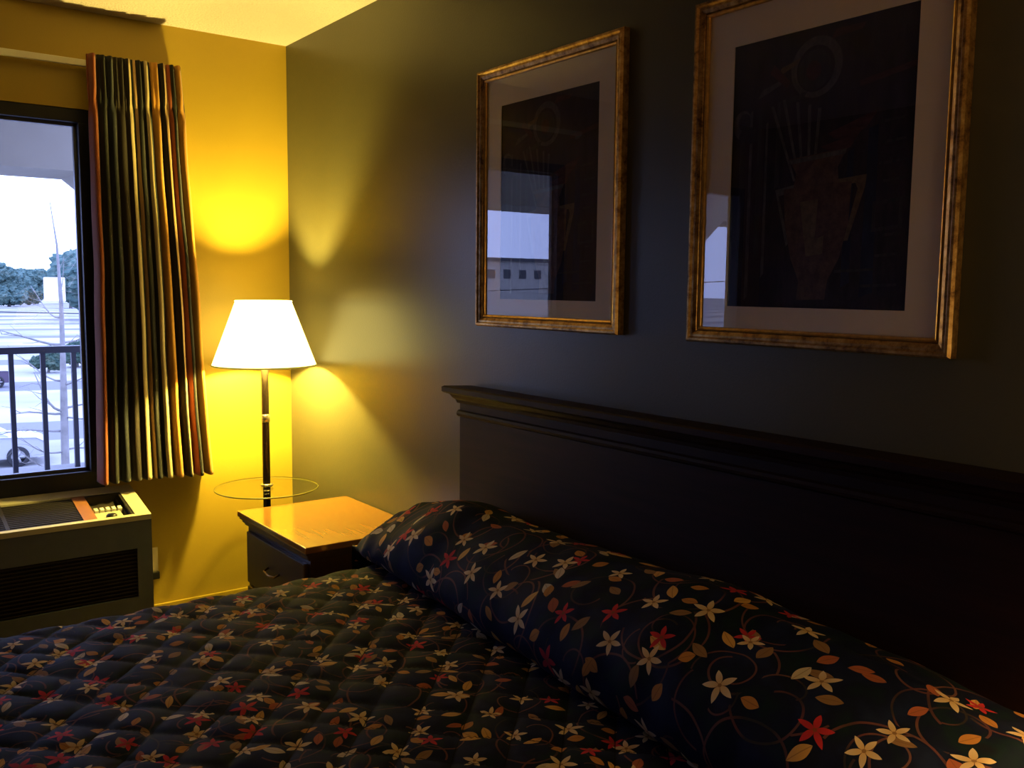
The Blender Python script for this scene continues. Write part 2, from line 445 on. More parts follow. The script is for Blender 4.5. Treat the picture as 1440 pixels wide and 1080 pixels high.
# front panel with an opening for the intake
fy = AYF + .001
for a in ((AX0, AX1, .395, zt(AYF) - .021), (AX0, AX1, .02, .205), (AX0, AX0 + .055, .205, .395), (AX1 - .055, AX1, .205, .395)):
    box(bm, a[0], a[1], fy, fy + .012, a[2], a[3])
aco('casing', bm, M['case_front'])
bm = bmesh.new(); box(bm, AX0 + .05, AX1 - .05, fy + .016, fy + .020, .20, .40)
for k in range(13):
    z = .212 + k * .0145
    prism(bm, [(fy + .004, z), (fy + .015, z + .004), (fy + .015, z + .007), (fy + .004, z + .003)], 'x', AX0 + .055, AX1 - .055)
aco('intake_grille', bm, M['vent_dark'])
bm = bmesh.new()
slopebox(bm, AX0 + .035, -.945, -.066, AYF + .018, -.030, -.026)
for k in range(14):
    y = -.074 - k * .0155
    slopebox(bm, AX0 + .035, -.945, y, y - .007, -.026, -.004)
for x in (-1.2, -1.46): slopebox(bm, x, x + .012, -.066, AYF + .018, -.026, -.003)
aco('louvre_grille', bm, M['vent_dark'])
bm = bmesh.new(); slopebox(bm, -.945, -.898, -.066, AYF + .018, -.022, -.002); aco('trim_panel', bm, M['vent_brown'])
bm = bmesh.new()
slopebox(bm, -.898, -.765, -.066, AYF + .018, -.036, -.030)
slopebox(bm, -.775, -.765, -.066, AYF + .018, -.030, -.003); slopebox(bm, -.898, -.765, -.066, -.080, -.030, -.003)
slopebox(bm, -.785, -.775, -.080, -.28, -.030, -.016)
cp = aco('control_panel', bm, M['vent_dark'])
bm = bmesh.new(); slopebox(bm, -.892, -.798, -.205, AYF + .02, -.030, -.017); aco('dial_plate', bm, M['almond'], cp)
for k in range(5):
    bm = bmesh.new(); x = -.885 + k * .0215
    slopebox(bm, x, x + .013, -.165, -.190, -.030, -.014); aco('button', bm, M['key_white'], cp)
bm = bmesh.new(); lathe(bm, [(0, .016), (.014, .016), (.019, .012), (.020, 0), (0, 0)], 24, (-.842, -.262, zt(-.262) - .017)); aco('knob', bm, M['black_plastic'], cp, True)

# ---------------------------------------------------------------- outlet beside the air conditioner
o = thing('outlet', 'ivory wall outlet with a black plug beside the air conditioner', 'outlet', (-.643, -.001, .245))
bm = bmesh.new(); box(bm, -.037, .037, -.006, 0, -.058, .058, .002); obj('cover_plate', bm, M['plate'], o)
bm = bmesh.new(); box(bm, -.017, .017, -.009, -.006, .008, .038, .002); box(bm, -.017, .017, -.009, -.006, -.038, -.008, .002); obj('receptacle', bm, M['plate'], o)
bm = bmesh.new(); box(bm, -.014, .036, -.032, -.009, -.072, -.040, .005); obj('plug', bm, M['black_plastic'], o)
bm = bmesh.new(); tube(bm, [(.0, -.026, -.066), (-.005, -.028, -.11), (-.02, -.026, -.18), (-.03, -.018, -.238)], .004, 8); obj('cord', bm, M['black_plastic'], o)

# ---------------------------------------------------------------- floor lamp with glass tray
def lamp(loc, label, shade, bulb):
    t = thing('floor_lamp', label, 'lamp', loc)
    bm = bmesh.new(); lathe(bm, [(0, .028), (.02, .028), (.03, .022), (.10, .016), (.128, .008), (.13, .001), (0, .001)], 48); obj('base', bm, M['pole'], t, True)
    bm = bmesh.new(); lathe(bm, [(.0, .02), (.0155, .02), (.0155, 1.09), (.009, 1.10), (.009, 1.135), (0, 1.135)], 24); obj('pole', bm, M['pole'], t, True)
    bm = bmesh.new(); lathe(bm, [(.0155, .572), (.024, .572), (.027, .578), (.024, .584), (.0155, .584)], 32); obj('collar', bm, M['chrome'], t, True)
    bm = bmesh.new(); lathe(bm, [(.0157, .563), (.208, .563), (.208, .570), (.0157, .570)], 72, smooth=False); tr = obj('tray', bm, M['tray_glass'], t)
    bm = bmesh.new(); lathe(bm, [(.2082, .5635), (.2102, .5645), (.2102, .5685), (.2082, .5695)], 72); obj('tray_rim', bm, M['tray_edge'], tr, True)
    bm = bmesh.new(); lathe(bm, [(.015, .84), (.0185, .842), (.0185, .872), (.015, .874)], 24); obj('switch', bm, M['chrome'], t, True)
    bm = bmesh.new()
    lathe(bm, [(.208, 1.078), (.111, 1.338), (.109, 1.338), (.206, 1.078), (.208, 1.078)], 72); sh = obj('lamp_shade', bm, shade, t, True)
    for r, z, mt in ((.2085, 1.078, M['shade_trim']), (.1112, 1.338, shade)):
        bm = bmesh.new(); tube(bm, [(r * math.cos(a * 2 * PI / 72), r * math.sin(a * 2 * PI / 72), z) for a in range(73)], .0032, 8)
        obj('trim', bm, mt, sh, True)
    bm = bmesh.new()
    for a in range(3):
        an = a * 2 * PI / 3; tube(bm, [(.012 * math.cos(an), .012 * math.sin(an), 1.318), (.109 * math.cos(an), .109 * math.sin(an), 1.330)], .0016, 6)
    tube(bm, [(.0, .0, 1.312), (0, 0, 1.326)], .012, 12)
    obj('spider', bm, M['brass'], sh)
    bm = bmesh.new(); bmesh.ops.create_uvsphere(bm, u_segments=24, v_segments=12, radius=.030); bmesh.ops.translate(bm, verts=bm.verts, vec=(0, 0, 1.195)); obj('bulb', bm, bulb, t, True)
    bm = bmesh.new(); lathe(bm, [(0, 1.12), (.016, 1.12), (.016, 1.165), (0, 1.165)], 20); obj('socket', bm, M['brass'], t, True)
    return t
lamp((-.242, -.300, 0), 'lit floor lamp with glass tray standing in the corner behind the nightstand', M['shade'], M['bulb'])
lamp((-.30, -4.02, 0), 'lit floor lamp with glass tray on the far side of the bed', M['shade_far'], M['bulb_far'])

# ---------------------------------------------------------------- nightstand
NX0, NX1, NY0, NY1 = -.463, -.006, -1.172, -.556
ns = thing('nightstand', 'cherry wood nightstand with polished top between bed and floor lamp', 'nightstand', ((NX0 + NX1) / 2, (NY0 + NY1) / 2, 0))
def nso(name, bm, m, parent=ns, smooth=False):
    bmesh.ops.translate(bm, verts=bm.verts, vec=(-(NX0 + NX1) / 2, -(NY0 + NY1) / 2, 0)); return obj(name, bm, m, parent, smooth)
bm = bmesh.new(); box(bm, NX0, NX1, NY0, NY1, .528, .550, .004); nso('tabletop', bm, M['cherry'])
bm = bmesh.new()
for a, z0, z1 in ((.006, .520, .528), (.014, .508, .520), (.021, .498, .508)): box(bm, NX0 + a, NX1, NY0 + a, NY1 - a, z0, z1, .002)
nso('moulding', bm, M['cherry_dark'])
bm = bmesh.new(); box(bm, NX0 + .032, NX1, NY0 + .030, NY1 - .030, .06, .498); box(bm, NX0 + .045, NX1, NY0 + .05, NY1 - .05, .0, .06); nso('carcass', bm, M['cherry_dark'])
for z0, z1 in ((.075, .27), (.285, .48)):
    bm = bmesh.new(); box(bm, NX0 + .016, NX0 + .032, NY0 + .05, NY1 - .05, z0, z1, .004); dr = nso('drawer', bm, M['cherry_dark'])
    bm = bmesh.new(); zc = (z0 + z1) / 2; yc = (NY0 + NY1) / 2
    tube(bm, [(NX0 + .016, yc - .05, zc + .008), (NX0 - .002, yc - .046, zc), (NX0 - .006, yc, zc - .004), (NX0 - .002, yc + .046, zc), (NX0 + .016, yc + .05, zc + .008)], .004, 8)
    nso('handle', bm, M['brass'], dr)

# ---------------------------------------------------------------- headboard
HB0, HB1 = -3.475, -1.452
hb = thing('headboard', 'dark mahogany headboard with a moulded cap fixed behind the bed', 'headboard', (0, (HB0 + HB1) / 2, .12))
def hbo(name, bm, m):
    bmesh.ops.translate(bm, verts=bm.verts, vec=(0, -(HB0 + HB1) / 2, -.12)); return obj(name, bm, m, hb)
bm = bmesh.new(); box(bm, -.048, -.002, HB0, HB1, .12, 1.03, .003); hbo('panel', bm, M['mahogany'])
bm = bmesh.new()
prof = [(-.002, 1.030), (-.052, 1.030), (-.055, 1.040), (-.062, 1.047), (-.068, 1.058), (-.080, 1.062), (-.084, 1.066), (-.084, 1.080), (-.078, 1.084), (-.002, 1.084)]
cx0, cx1 = HB0, HB1
A = []
for (x, z) in prof:
    ext = max(0, -x - .048) * 1.35 + .004
    A.append((bm.verts.new((x, HB0 - ext, z)), bm.verts.new((x, HB1 + ext, z))))
n = len(A)
for i in range(n): bm.faces.new((A[i][0], A[i][1], A[(i + 1) % n][1], A[(i + 1) % n][0]))
bm.faces.new([a[0] for a in A]); bm.faces.new([a[1] for a in A][::-1])
hbo('cap', bm, M['mahogany'])
bm = bmesh.new(); prism(bm, [(-.048, .985), (-.056, .990), (-.058, .997), (-.055, 1.004), (-.048, 1.008)], 'y', HB0 - .004, HB1 + .004); hbo('bead_moulding', bm, M['mahogany'])

# ---------------------------------------------------------------- bed and spread
BY0, BY1, BX0 = -3.37, -1.432, -2.10
bd = thing('bed', 'king bed with mattress and box spring hidden beneath the floral bedspread', 'bed', (-1.07, (BY0 + BY1) / 2, 0))
bm = bmesh.new(); box(bm, -1.0, .96, -.93, .93, .33, .525, .03); obj('mattress', bm, M['mattress'], bd)
bm = bmesh.new(); box(bm, -1.0, .96, -.93, .93, .12, .325, .01); obj('box_spring', bm, M['mattress'], bd)
bm = bmesh.new(); box(bm, -.98, .94, -.9, .9, .08, .118); obj('bed_frame', bm, M['black_plastic'], bd)
for x in (-.95, .9):
    for y in (-.85, .85):
        bm = bmesh.new(); box(bm, x - .03, x + .03, y - .03, y + .03, 0, .08); obj('leg', bm, M['black_plastic'], bd)

ZT = .55
spread = thing('bedspread', 'navy floral quilted bedspread covering the bed and its pillows', 'bedspread', (-1.07, (BY0 + BY1) / 2, 0))
def quilt():
    bm = bmesh.new(); uvl = bm.loops.layers.uv.new('UVMap')
    W = BY1 - BY0; Lx = -.066 - BX0; drop = .44; rr = .045
    step = .0088
    na = int((Lx + drop) / step); nb = int((W + 2 * drop) / step)
    def edge(t):            # t = distance past the edge line -> (outward, down)
        s = t + rr
        if s <= 0: return (t, 0)
        q = rr * PI / 2
        if s < q: return (-rr + rr * math.sin(s / rr), rr - rr * math.cos(s / rr))
        return (0, rr + (s - q))
    vs = []
    for i in range(na + 1):
        a = -drop + i * (Lx + drop) / na            # 0 at foot edge
        row = []
        for j in range(nb + 1):
            b = -drop + j * (W + 2 * drop) / nb
            oa, da = edge(-a) if a < .2 else (-a, 0)
            x = BX0 - oa
            if b < W / 2: ob, db = edge(-b); y = BY0 - ob
            else: ob, db = edge(b - W); y = BY1 + ob
            dz = max(da, db)
            # quilted diamonds
            u = (a * 1.0 + b * .95) / .135; v = (a * 1.0 - b * .95) / .135
            p = (abs(math.sin(PI * u)) * abs(math.sin(PI * v))) ** .38
            puff = .0115 * p ** .7 + .0025 * noise.noise(Vector((a * 3.2, b * 3.2, 0))) + .003 * noise.noise(Vector((a * 11, b * 11, 3)))
            z = ZT - .008 - dz + puff * (1 if dz < rr else .3)
            if db > rr: y += (1 if b > W / 2 else -1) * (.012 * math.sin(a * 16) + .004 + .5 * puff)
            if da > rr: x -= .012 * math.sin(b * 16) + .004 + .5 * puff
            row.append((bm.verts.new((x + 1.07, y - (BY0 + BY1) / 2, max(z, .02))), a, b))
        vs.append(row)
    for i in range(na):
        for j in range(nb):
            q = (vs[i][j], vs[i + 1][j], vs[i + 1][j + 1], vs[i][j + 1])
            f = bm.faces.new([k[0] for k in q]); f.smooth = True
            for lp, k in zip(f.loops, q): lp[uvl].uv = (k[1] + 1, k[2] + 1)
    return obj('quilted_cover', bm, M['bedspread'], spread, True)
quilt()

def lerp_tab(tab, x):
    for (a, va), (b, vb) in zip(tab, tab[1:]):
        if x <= b:
            t = max(0, min(1, (x - a) / (b - a))); t = t * t * (3 - 2 * t); return va + (vb - va) * t
    return tab[-1][1]
def pillow_cover():
    bm = bmesh.new(); uvl = bm.loops.layers.uv.new('UVMap')
    ye0, ye1 = -1.300, -3.50
    crest = [(0, .600), (.08, .655), (.17, .710), (.26, .748), (.45, .785), (.66, .762), (.90, .765), (1.10, .772), (1.38, .784), (1.57, .763), (1.72, .753), (2.0, .723), (2.10, .67), (2.20, .60)]
    front = [(0, -.345), (.15, -.385), (.55, -.415), (.9, -.445), (1.3, -.475), (1.6, -.500), (2.0, -.515), (2.2, -.50)]
    NT_, NY = 64, 230
    def prof(c, xf):
        hgt = c - .555
        P = [(-.062, .560), (-.066, .555 + hgt * .55), (-.110, .555 + hgt * .86), (-.20, c - .006), (-.265, c), (xf + .075, .555 + hgt * .84), (xf + .012, .555 + hgt * .58), (xf - .012, .555 + hgt * .30), (xf + .004, .555 + hgt * .08), (xf + .035, .545)]
        return P
    def cr(P, t):
        n = len(P) - 1; k = min(int(t * n), n - 1); f = t * n - k
        p = [P[max(0, k - 1)], P[k], P[k + 1], P[min(n, k + 2)]]
        return tuple(.5 * (2 * p[1][d] + (p[2][d] - p[0][d]) * f + (2 * p[0][d] - 5 * p[1][d] + 4 * p[2][d] - p[3][d]) * f * f + (3 * p[1][d] - p[0][d] - 3 * p[2][d] + p[3][d]) * f ** 3) for d in (0, 1))
    rows = []
    for j in range(-14, NY + 15):
        over = 0
        if j < 0: over = -j; jj = 0
        elif j > NY: over = j - NY; jj = NY
        else: jj = j
        s = jj / NY * 2.2
        y = ye0 - s
        row = []; arc = 0; last = None
        P = prof(lerp_tab(crest, s), lerp_tab(front, s))
        for i in range(NT_ + 1):
            t = i / NT_
            x, z = cr(P, t)
            if last: arc += math.hypot(x - last[0], z - last[1])
            last = (x, z)
            yy = y
            # creases, stronger at the end that hangs over the bed edge
            endw = math.exp(-s / .22) + .5 * math.exp(-(2.2 - s) / .2)
            wv = .009 * noise.noise(Vector((s * 5, t * 5, 1))) + .004 * noise.noise(Vector((s * 17, t * 9, 4)))
            wv += endw * .020 * noise.noise(Vector((s * 14 + t * 5, t * 7, 2)))
            wv += .007 * max(0, t - .5) * math.sin(s * 33 + 5 * math.sin(s * 4) + t * 3)
            nx, nz = (-.5, .86) if t > .3 else (-.1, .9)
            taper = min(1, (1 - t) * 8)
            x += nx * wv * taper; z += nz * wv * taper
            if over:
                dn = over * .012
                z = z - dn * (1 if True else 0)
                z = max(z, .30)
                yy += (1 if j < 0 else -1) * (.012 * min(1, over / 4) - .004 * over * .5)
                x += .004 * math.sin(t * 20) * min(1, over / 5)
            row.append((bm.verts.new((x + 1.07, yy - (BY0 + BY1) / 2, z)), arc, s + (-over if j < 0 else over) * .012))
        rows.append(row)
    for A_, B_ in zip(rows, rows[1:]):
        for i in range(NT_):
            q = (A_[i], A_[i + 1], B_[i + 1], B_[i])
            f = bm.faces.new([k[0] for k in q]); f.smooth = True
            for lp, k in zip(f.loops, q): lp[uvl].uv = (k[1] * .82 + 4.3, k[2] * .82 + 2.1)
    return obj('pillow_cover', bm, M['bedspread_plain'], spread, True)
pillow_cover()

# ---------------------------------------------------------------- framed prints
def pm(name, a, b, scale, rough=.85):
    t = NT(name); co = t.coord()
    mp = t.n('ShaderNodeMapping'); t.L(co, mp.inputs[0]); mp.inputs['Scale'].default_value = scale
    nz = t.noise(mp.outputs[0], 1.0, 6, .7)[0]
    t.bsdf(t.ramp(nz, [(.36, a), (.66, b)]), rough, 0, .15); return t.m
PM = [pm('ink ground', (.010, .008, .022), (.030, .020, .040), (4, 26, 9)),
      pm('ink vase', (.045, .022, .030), (.10, .055, .050), (4, 40, 40)),
      pm('ink grey', (.040, .036, .050), (.10, .085, .09), (4, 70, 30)),
      pm('ink maroon', (.030, .010, .022), (.075, .028, .040), (4, 20, 60)),
      pm('ink ochre', (.07, .045, .035), (.13, .09, .06), (4, 60, 60)),
      pm('ink slate', (.014, .016, .030), (.040, .036, .050), (4, 80, 14)),
      pm('ink blue', (.006, .008, .035), (.014, .018, .060), (4, 30, 14))]
def picture(yc, zc, label):
    W2, H2 = .325, .390
    root = thing('framed_print', label, 'picture', (0, yc, zc), 'framed still life prints above the bed')
    # frame: moulding profile swept round the rectangle with mitred corners; u = distance in from the outer edge, d = off the wall
    def ring(prof, name, m):
        bm = bmesh.new(); rows = []
        for u, dd in prof:
            rows.append([bm.verts.new((-dd, sy * (W2 - u), sz * (H2 - u))) for sy, sz in ((-1, -1), (1, -1), (1, 1), (-1, 1))])
        for a, b in zip(rows, rows[1:] + rows[:1]):
            for k in range(4): bm.faces.new((a[k], a[(k + 1) % 4], b[(k + 1) % 4], b[k]))
        return obj(name, bm, m, root)
    ring([(0, .002), (.0, .022), (.004, .029), (.009, .029), (.013, .024), (.018, .024), (.026, .020), (.028, .016), (.028, .002)], 'frame', M['gold'])
    ring([(.0285, .003), (.0285, .0175), (.032, .019), (.0355, .0165), (.0365, .0125), (.0365, .003)], 'fillet', M['gold_inner'])
    bm = bmesh.new(); box(bm, -.004, -.0025, -W2 + .03, W2 - .03, -H2 + .03, H2 - .03); obj('backing', bm, M['mat_board'], root)
    # mat with a window, the print set behind it
    bm = bmesh.new()
    pw0, pw1, ph0, ph1 = -.222, .217, -.304, .275        # print window, local y (right = -y), z
    ow, oh = W2 - .0355, H2 - .0355
    for a in ((-ow, ow, ph1, oh), (-ow, ow, -oh, ph0), (-ow, pw0, ph0, ph1), (pw1, ow, ph0, ph1)):
        box(bm, -.0095, -.0075, a[0], a[1], a[2], a[3])
    obj('mat', bm, M['mat_board'], root)
    bm = bmesh.new()
    lay = [0]
    def flat(poly, mi):
        lay[0] += 1; x = -.0048 - lay[0] * .000035
        f = bm.faces.new([bm.verts.new((x, -p[0], p[1])) for p in poly]); f.material_index = mi
    # p = (rightward, up) from the centre of the picture
    flat([(-.225, -.307), (.225, -.307), (.225, .278), (-.225, .278)], 0)
    for x, w_, z0, z1, mi in ((-.20, .020, -.27, .10, 5), (-.172, .010, -.29, .13, 2), (-.150, .014, -.20, .12, 5), (-.128, .008, -.24, .10, 2), (.118, .03, -.28, .06, 6), (.075, .02, -.26, .02, 6), (-.10, .012, -.05, .14, 5)):
        flat([(x, z0), (x + w_, z0 + .01), (x + w_ * .9, z1), (x + w_ * .2, z1 - .006)], mi)
    def ell(cx, cz, rx, rz, mi, a0=0, a1=2 * PI, n=36, tilt=0):
        pts = []
        for k in range(n):
            a = a0 + (a1 - a0) * k / (n - (0 if abs(a1 - a0) > 6.2 else 1)); px, pz = rx * math.cos(a), rz * math.sin(a)
            pts.append((cx + px * math.cos(tilt) - pz * math.sin(tilt), cz + px * math.sin(tilt) + pz * math.cos(tilt)))
        flat(pts, mi)
    ell(-.004, .195, .062, .062, 2); ell(-.006, .192, .046, .047, 0); ell(-.008, .190, .040, .041, 5); ell(-.010, .188, .018, .02, 3)   # round dish
    ell(-.19, .10, .026, .032, 2); ell(-.185, .105, .016, .02, 5); ell(-.17, .075, .030, .018, 5)
    for (a, b, c_, d_, mi) in ((-.10, .19, -.05, .22, 4), (-.15, .15, -.09, .185, 2), (-.12, .20, -.075, .175, 3), (-.09, .12, -.03, .15, 5), (.03, .245, .10, .262, 3)):
        flat([(a, b), (c_, d_ - .012), (c_ + .008, d_), (a + .01, b + .018)], mi)
    for x0, z0, x1, z1 in ((-.115, .13, -.050, -.035), (-.085, .14, -.040, -.03), (-.050, .13, -.030, -.03), (-.02, .12, -.015, -.03), (.005, .11, -.003, -.03)):
        flat([(x0, z0), (x0 + .008, z0), (x1 + .006, z1), (x1, z1)], 2)                                        # stems
    flat([(.03, .055), (.145, .09), (.120, .058), (.085, .040), (.05, .042)], 3); flat([(.015, .030), (.105, .050), (.085, .022), (.05, .012)], 3)   # bowls
    for k, (x, z, w_) in enumerate(((.155, .02, .05), (.15, -.02, .06), (.16, -.055, .045), (.15, -.12, .055), (.165, -.16, .04), (.15, -.20, .05), (.06, -.23, .09), (.15, .06, .05), (.12, -.26, .08))):
        flat([(x, z), (x + w_, z + .004), (x + w_, z + .009), (x, z + .006)], 5)
    flat([(.14, -.15), (.205, -.145), (.205, -.085), (.14, -.09)], 5); flat([(.148, -.142), (.197, -.138), (.197, -.093), (.148, -.097)], 0)
    flat([(.10, .15), (.222, .17), (.222, .158), (.10, .138)], 3)
    # handled vase
    flat([(-.095, -.050), (-.03, -.040), (-.03, -.052), (-.085, -.064), (-.055, -.165), (-.062, -.172)], 2)
    flat([(.05, -.040), (.125, -.035), (.122, -.060), (.088, -.165), (.078, -.165), (.106, -.062), (.10, -.050), (.05, -.055)], 4)
    flat([(-.072, -.050), (.092, -.046), (.088, -.13), (.070, -.20), (.045, -.245), (.040, -.285), (-.030, -.287), (-.026, -.247), (-.048, -.20), (-.066, -.13)], 1)
    flat([(-.03, -.08), (.035, -.075), (.03, -.19), (-.01, -.195)], 4); flat([(.015, -.07), (.05, -.07), (.04, -.15), (.01, -.16)], 1)
    flat([(-.048, -.05), (.062, -.046), (.058, -.015), (.078, .022), (-.062, .012), (-.042, -.02)], 1)
    flat([(-.062, .010), (.078, .020), (.074, .010), (-.055, .001)], 2)
    obj('print', bm, PM, root)
    bm = bmesh.new(); f = bm.faces.new([bm.verts.new(p) for p in ((-.0112, -ow, -oh), (-.0112, ow, -oh), (-.0112, ow, oh), (-.0112, -ow, oh))]); obj('glazing', bm, M['picture_glass'], root)
    return root
picture(-1.832, 1.671, 'gold framed still life print nearer the lamp corner, catching the window reflection')
picture(-2.722, 1.668, 'gold framed still life print of a two-handled vase, farther from the lamp')

# ---------------------------------------------------------------- outside: walkway
M['concrete'] = plain('painted concrete', (.22, .22, .21), .8, 0, .2, .08, 4)
M['stucco'] = plain('pale stucco', (.36, .33, .28), .85, 0, .2, .06, 3)
M['railing'] = plain('black railing paint', (.012, .014, .034), .4, 0, .5, .1)
bm = bmesh.new(); box(bm, -9, 1.2, TH, 2.0, -.22, -.02); struct(obj('walkway_floor', bm, M['concrete']), 'concrete walkway outside the window')
bm = bmesh.new(); box(bm, -9, 1.2, TH, 2.02, 2.62, 2.80); struct(obj('walkway_ceiling', bm, M['stucco']))
bm = bmesh.new(); box(bm, -9, 1.2, 1.62, 1.90, -.02, .352, .01); struct(obj('walkway_kerb', bm, M['concrete']), 'low concrete kerb carrying the railing')
bm = bmesh.new()
def arch(x0, x1, zt_, ch):
    return [(x0, .0), (x0, zt_ - ch * .8), (x0 + ch, zt_), (x1 - ch, zt_), (x1, zt_ - ch * .8), (x1, .0)]
for x0, x1 in ((-4.0, -.20), (-8.4, -4.35)):
    pass
for y0, y1 in ((1.5, 2.0),):
    # columns and chamfered header
    for x0, x1 in ((-.20, 1.2), (-4.35, -4.0), (-9, -8.4)): box(bm, x0, x1, y0, y1, -.02, 2.0 - .27)
    for x0, x1 in ((-4.0, -.20), (-8.4, -4.35)):
        prism(bm, [(x0, 1.73), (x0 + .33, 2.0), (x0 + .33, 2.62), (x0, 2.62)], 'y', y0, y1)
        prism(bm, [(x1, 1.73), (x1, 2.62), (x1 - .33, 2.62), (x1 - .33, 2.0)], 'y', y0, y1)
        box(bm, x0 + .33, x1 - .33, y0, y1, 2.0, 2.62)
    for x0, x1 in ((-.20, 1.2), (-4.35, -4.0), (-9, -8.4)): box(bm, x0, x1, y0, y1, 1.73, 2.62)
struct(obj('walkway_arcade', bm, M['stucco']), 'stucco arch header with chamfered corners beyond the window')
rl = thing('railing', 'dark metal balcony railing outside the window', 'railing', (-1.7, 1.75, .352))
bm = bmesh.new(); box(bm, -1.5, 1.5, -.022, .022, .662, .700, .004); obj('handrail', bm, M['railing'], rl)
for k in range(19):
    x = 1.147 + .158 - k * .158
    if x < -1.45: break
    bm = bmesh.new(); box(bm, x - .0125, x + .0125, -.0125, .0125, .002, .662); obj('baluster', bm, M['railing'], rl)
rl2 = thing('railing', 'dark metal balcony railing farther along the walkway, past the arcade column', 'railing', (-5.15, 1.75, .352))
bm = bmesh.new(); box(bm, -1.38, 1.38, -.022, .022, .662, .700, .004); obj('handrail', bm, M['railing'], rl2)
for k in range(17):
    x = 1.26 - k * .158
    bm = bmesh.new(); box(bm, x - .0125, x + .0125, -.0125, .0125, .002, .662); obj('baluster', bm, M['railing'], rl2)

# ---------------------------------------------------------------- outside: grounds
G = -4.2
t = NT('pale asphalt and verge'); co = t.coord()
b1 = t.noise(co, .16, 4)[0]; s = t.sep(co)
band = t.M('PINGPONG', t.M('ADD', s[1], t.M('MULTIPLY', s[0], .25)), 9)
c = t.ramp(b1, [(.35, (.22, .22, .22)), (.65, (.36, .35, .31))])
c = t.mix(t.M('LESS_THAN', band, 2.6), c, (.15, .15, .165))
t.bsdf(c, .9, 0, .1); M['ground'] = t.m
bm = bmesh.new(); f = bm.faces.new([bm.verts.new(p) for p in ((-500, 2.2, G), (500, 2.2, G), (500, 700, G), (-500, 700, G))]); struct(obj('ground', bm, M['ground']), 'pale parking lot and verge beyond the railing')
bm = bmesh.new(); box(bm, -9, 4, TH, 2.0, G, -.22); struct(obj('wall_lower_storey', bm, M['stucco']))
t = NT('leaf mass'); co = t.coord(); nz = t.noise(co, .9, 5, .7)[0]
t.bsdf(t.ramp(nz, [(.32, (.040, .080, .078)), (.55, (.075, .125, .105)), (.72, (.17, .21, .17))]), .9, 0, .1); M['leaf'] = t.m  # distance haze put into the leaf colour, paler and bluer
t = NT('near leaf mass'); co = t.coord(); nz = t.noise(co, 2.2, 5, .7)[0]
t.bsdf(t.ramp(nz, [(.32, (.020, .045, .040)), (.55, (.05, .08, .055)), (.75, (.12, .14, .10))]), .9, 0, .1); M['leaf_near'] = t.m
M['bark'] = plain('grey bark', (.19, .18, .17), .9, 0, .1, .2, 8)
M['panel_face'] = plain('plain white face', (.62, .60, .56), .6, 0, .2, .03)
M['cable'] = plain('black cable', (.05, .05, .05), .6)

def crown(bm, c, r, squash, seed, lobes=9, sub=4):
    rnd = random.Random(seed)
    for k in range(lobes):
        t_ = bmesh.new(); bmesh.ops.create_icosphere(t_, subdivisions=sub, radius=1)
        a = rnd.uniform(0, 2 * PI); rr = rnd.uniform(.1, .75) * r; hz = rnd.uniform(-.7, .75) * r * squash
        lr = r * rnd.uniform(.38, .62)
        for v in t_.verts:
            n1 = noise.noise(v.co * 2.3 + Vector((seed, k, 0))); n2 = noise.noise(v.co * 7 + Vector((k, seed, 5)))
            n3 = noise.noise(v.co * 17 + Vector((2, k, seed)))
            v.co = v.co * (1 + .28 * n1 + .20 * n2 + .16 * n3) * lr
            v.co.z *= .85
        for f in t_.faces: f.smooth = False
        merge(bm, t_, 0, Matrix.Translation((c[0] + rr * math.cos(a), c[1] + rr * math.sin(a), c[2] + hz)))
def leafy(name, label, cat, x, y, h, r, seed, mat, group=None, trunk=True, lobes=10):
    o = thing(name, label, cat, (x, y, G), group)
    bm = bmesh.new(); crown(bm, (0, 0, h - r * .95 if trunk else h * .5), r, .75 if trunk else .45, seed, lobes); obj('foliage', bm, mat, o)
    bm = bmesh.new(); tube(bm, [(0, 0, .0), (.05, 0, h * .3), (0, .05, h * .6)], [r * .09, r * .07, r * .04], 8); obj('trunk', bm, M['bark'], o)
    return o
leafy('oak_tree', 'tall broad leafy tree rising above the treeline at right of the window view', 'tree', 32.5, 150, 11.6, 5.4, 3, M['leaf'], None, True, 16)
leafy('oak_tree', 'round leafy tree at the left shoulder of the tall broad tree', 'tree', 22.0, 172, 8.8, 3.4, 5, M['leaf'])
leafy('oak_tree', 'leafy tree partly behind the drape edge, right of the tall broad tree', 'tree', 42.5, 158, 10.8, 4.4, 8, M['leaf'])
for k, (x, y, h_, r_) in enumerate(((26.0, 226, 7.6, 4.2), (34.5, 246, 8.6, 4.4), (42.0, 266, 9.4, 4.6), (44.5, 228, 8.6, 4.2), (23.0, 250, 7.8, 4.4), (54, 248, 9.6, 4.6), (15.5, 232, 8.0, 4.4), (63, 262, 10.2, 4.8), (32.0, 276, 8.8, 4.6), (52.5, 280, 10.0, 4.8))):
    leafy('distant_tree', 'hazy tree in the far treeline on the horizon beyond the parking lot', 'tree', x, y, h_, r_, 20 + k, M['leaf'], 'trees of the far treeline')
for k, (x, y, h_, r_, lb) in enumerate(((9.6, 60, 1.9, .95, 'leftmost of the clipped round shrubs beyond the parked cars'), (12.0, 63.5, 2.1, 1.1, 'middle of the clipped round shrubs beyond the parked cars'), (14.6, 61, 2.0, 1.0, 'rightmost of the clipped round shrubs beyond the parked cars'))):
    leafy('round_shrub', lb, 'shrub', x, y, h_, r_, 40 + k, M['leaf_near'], 'clipped shrubs beyond the cars', False)
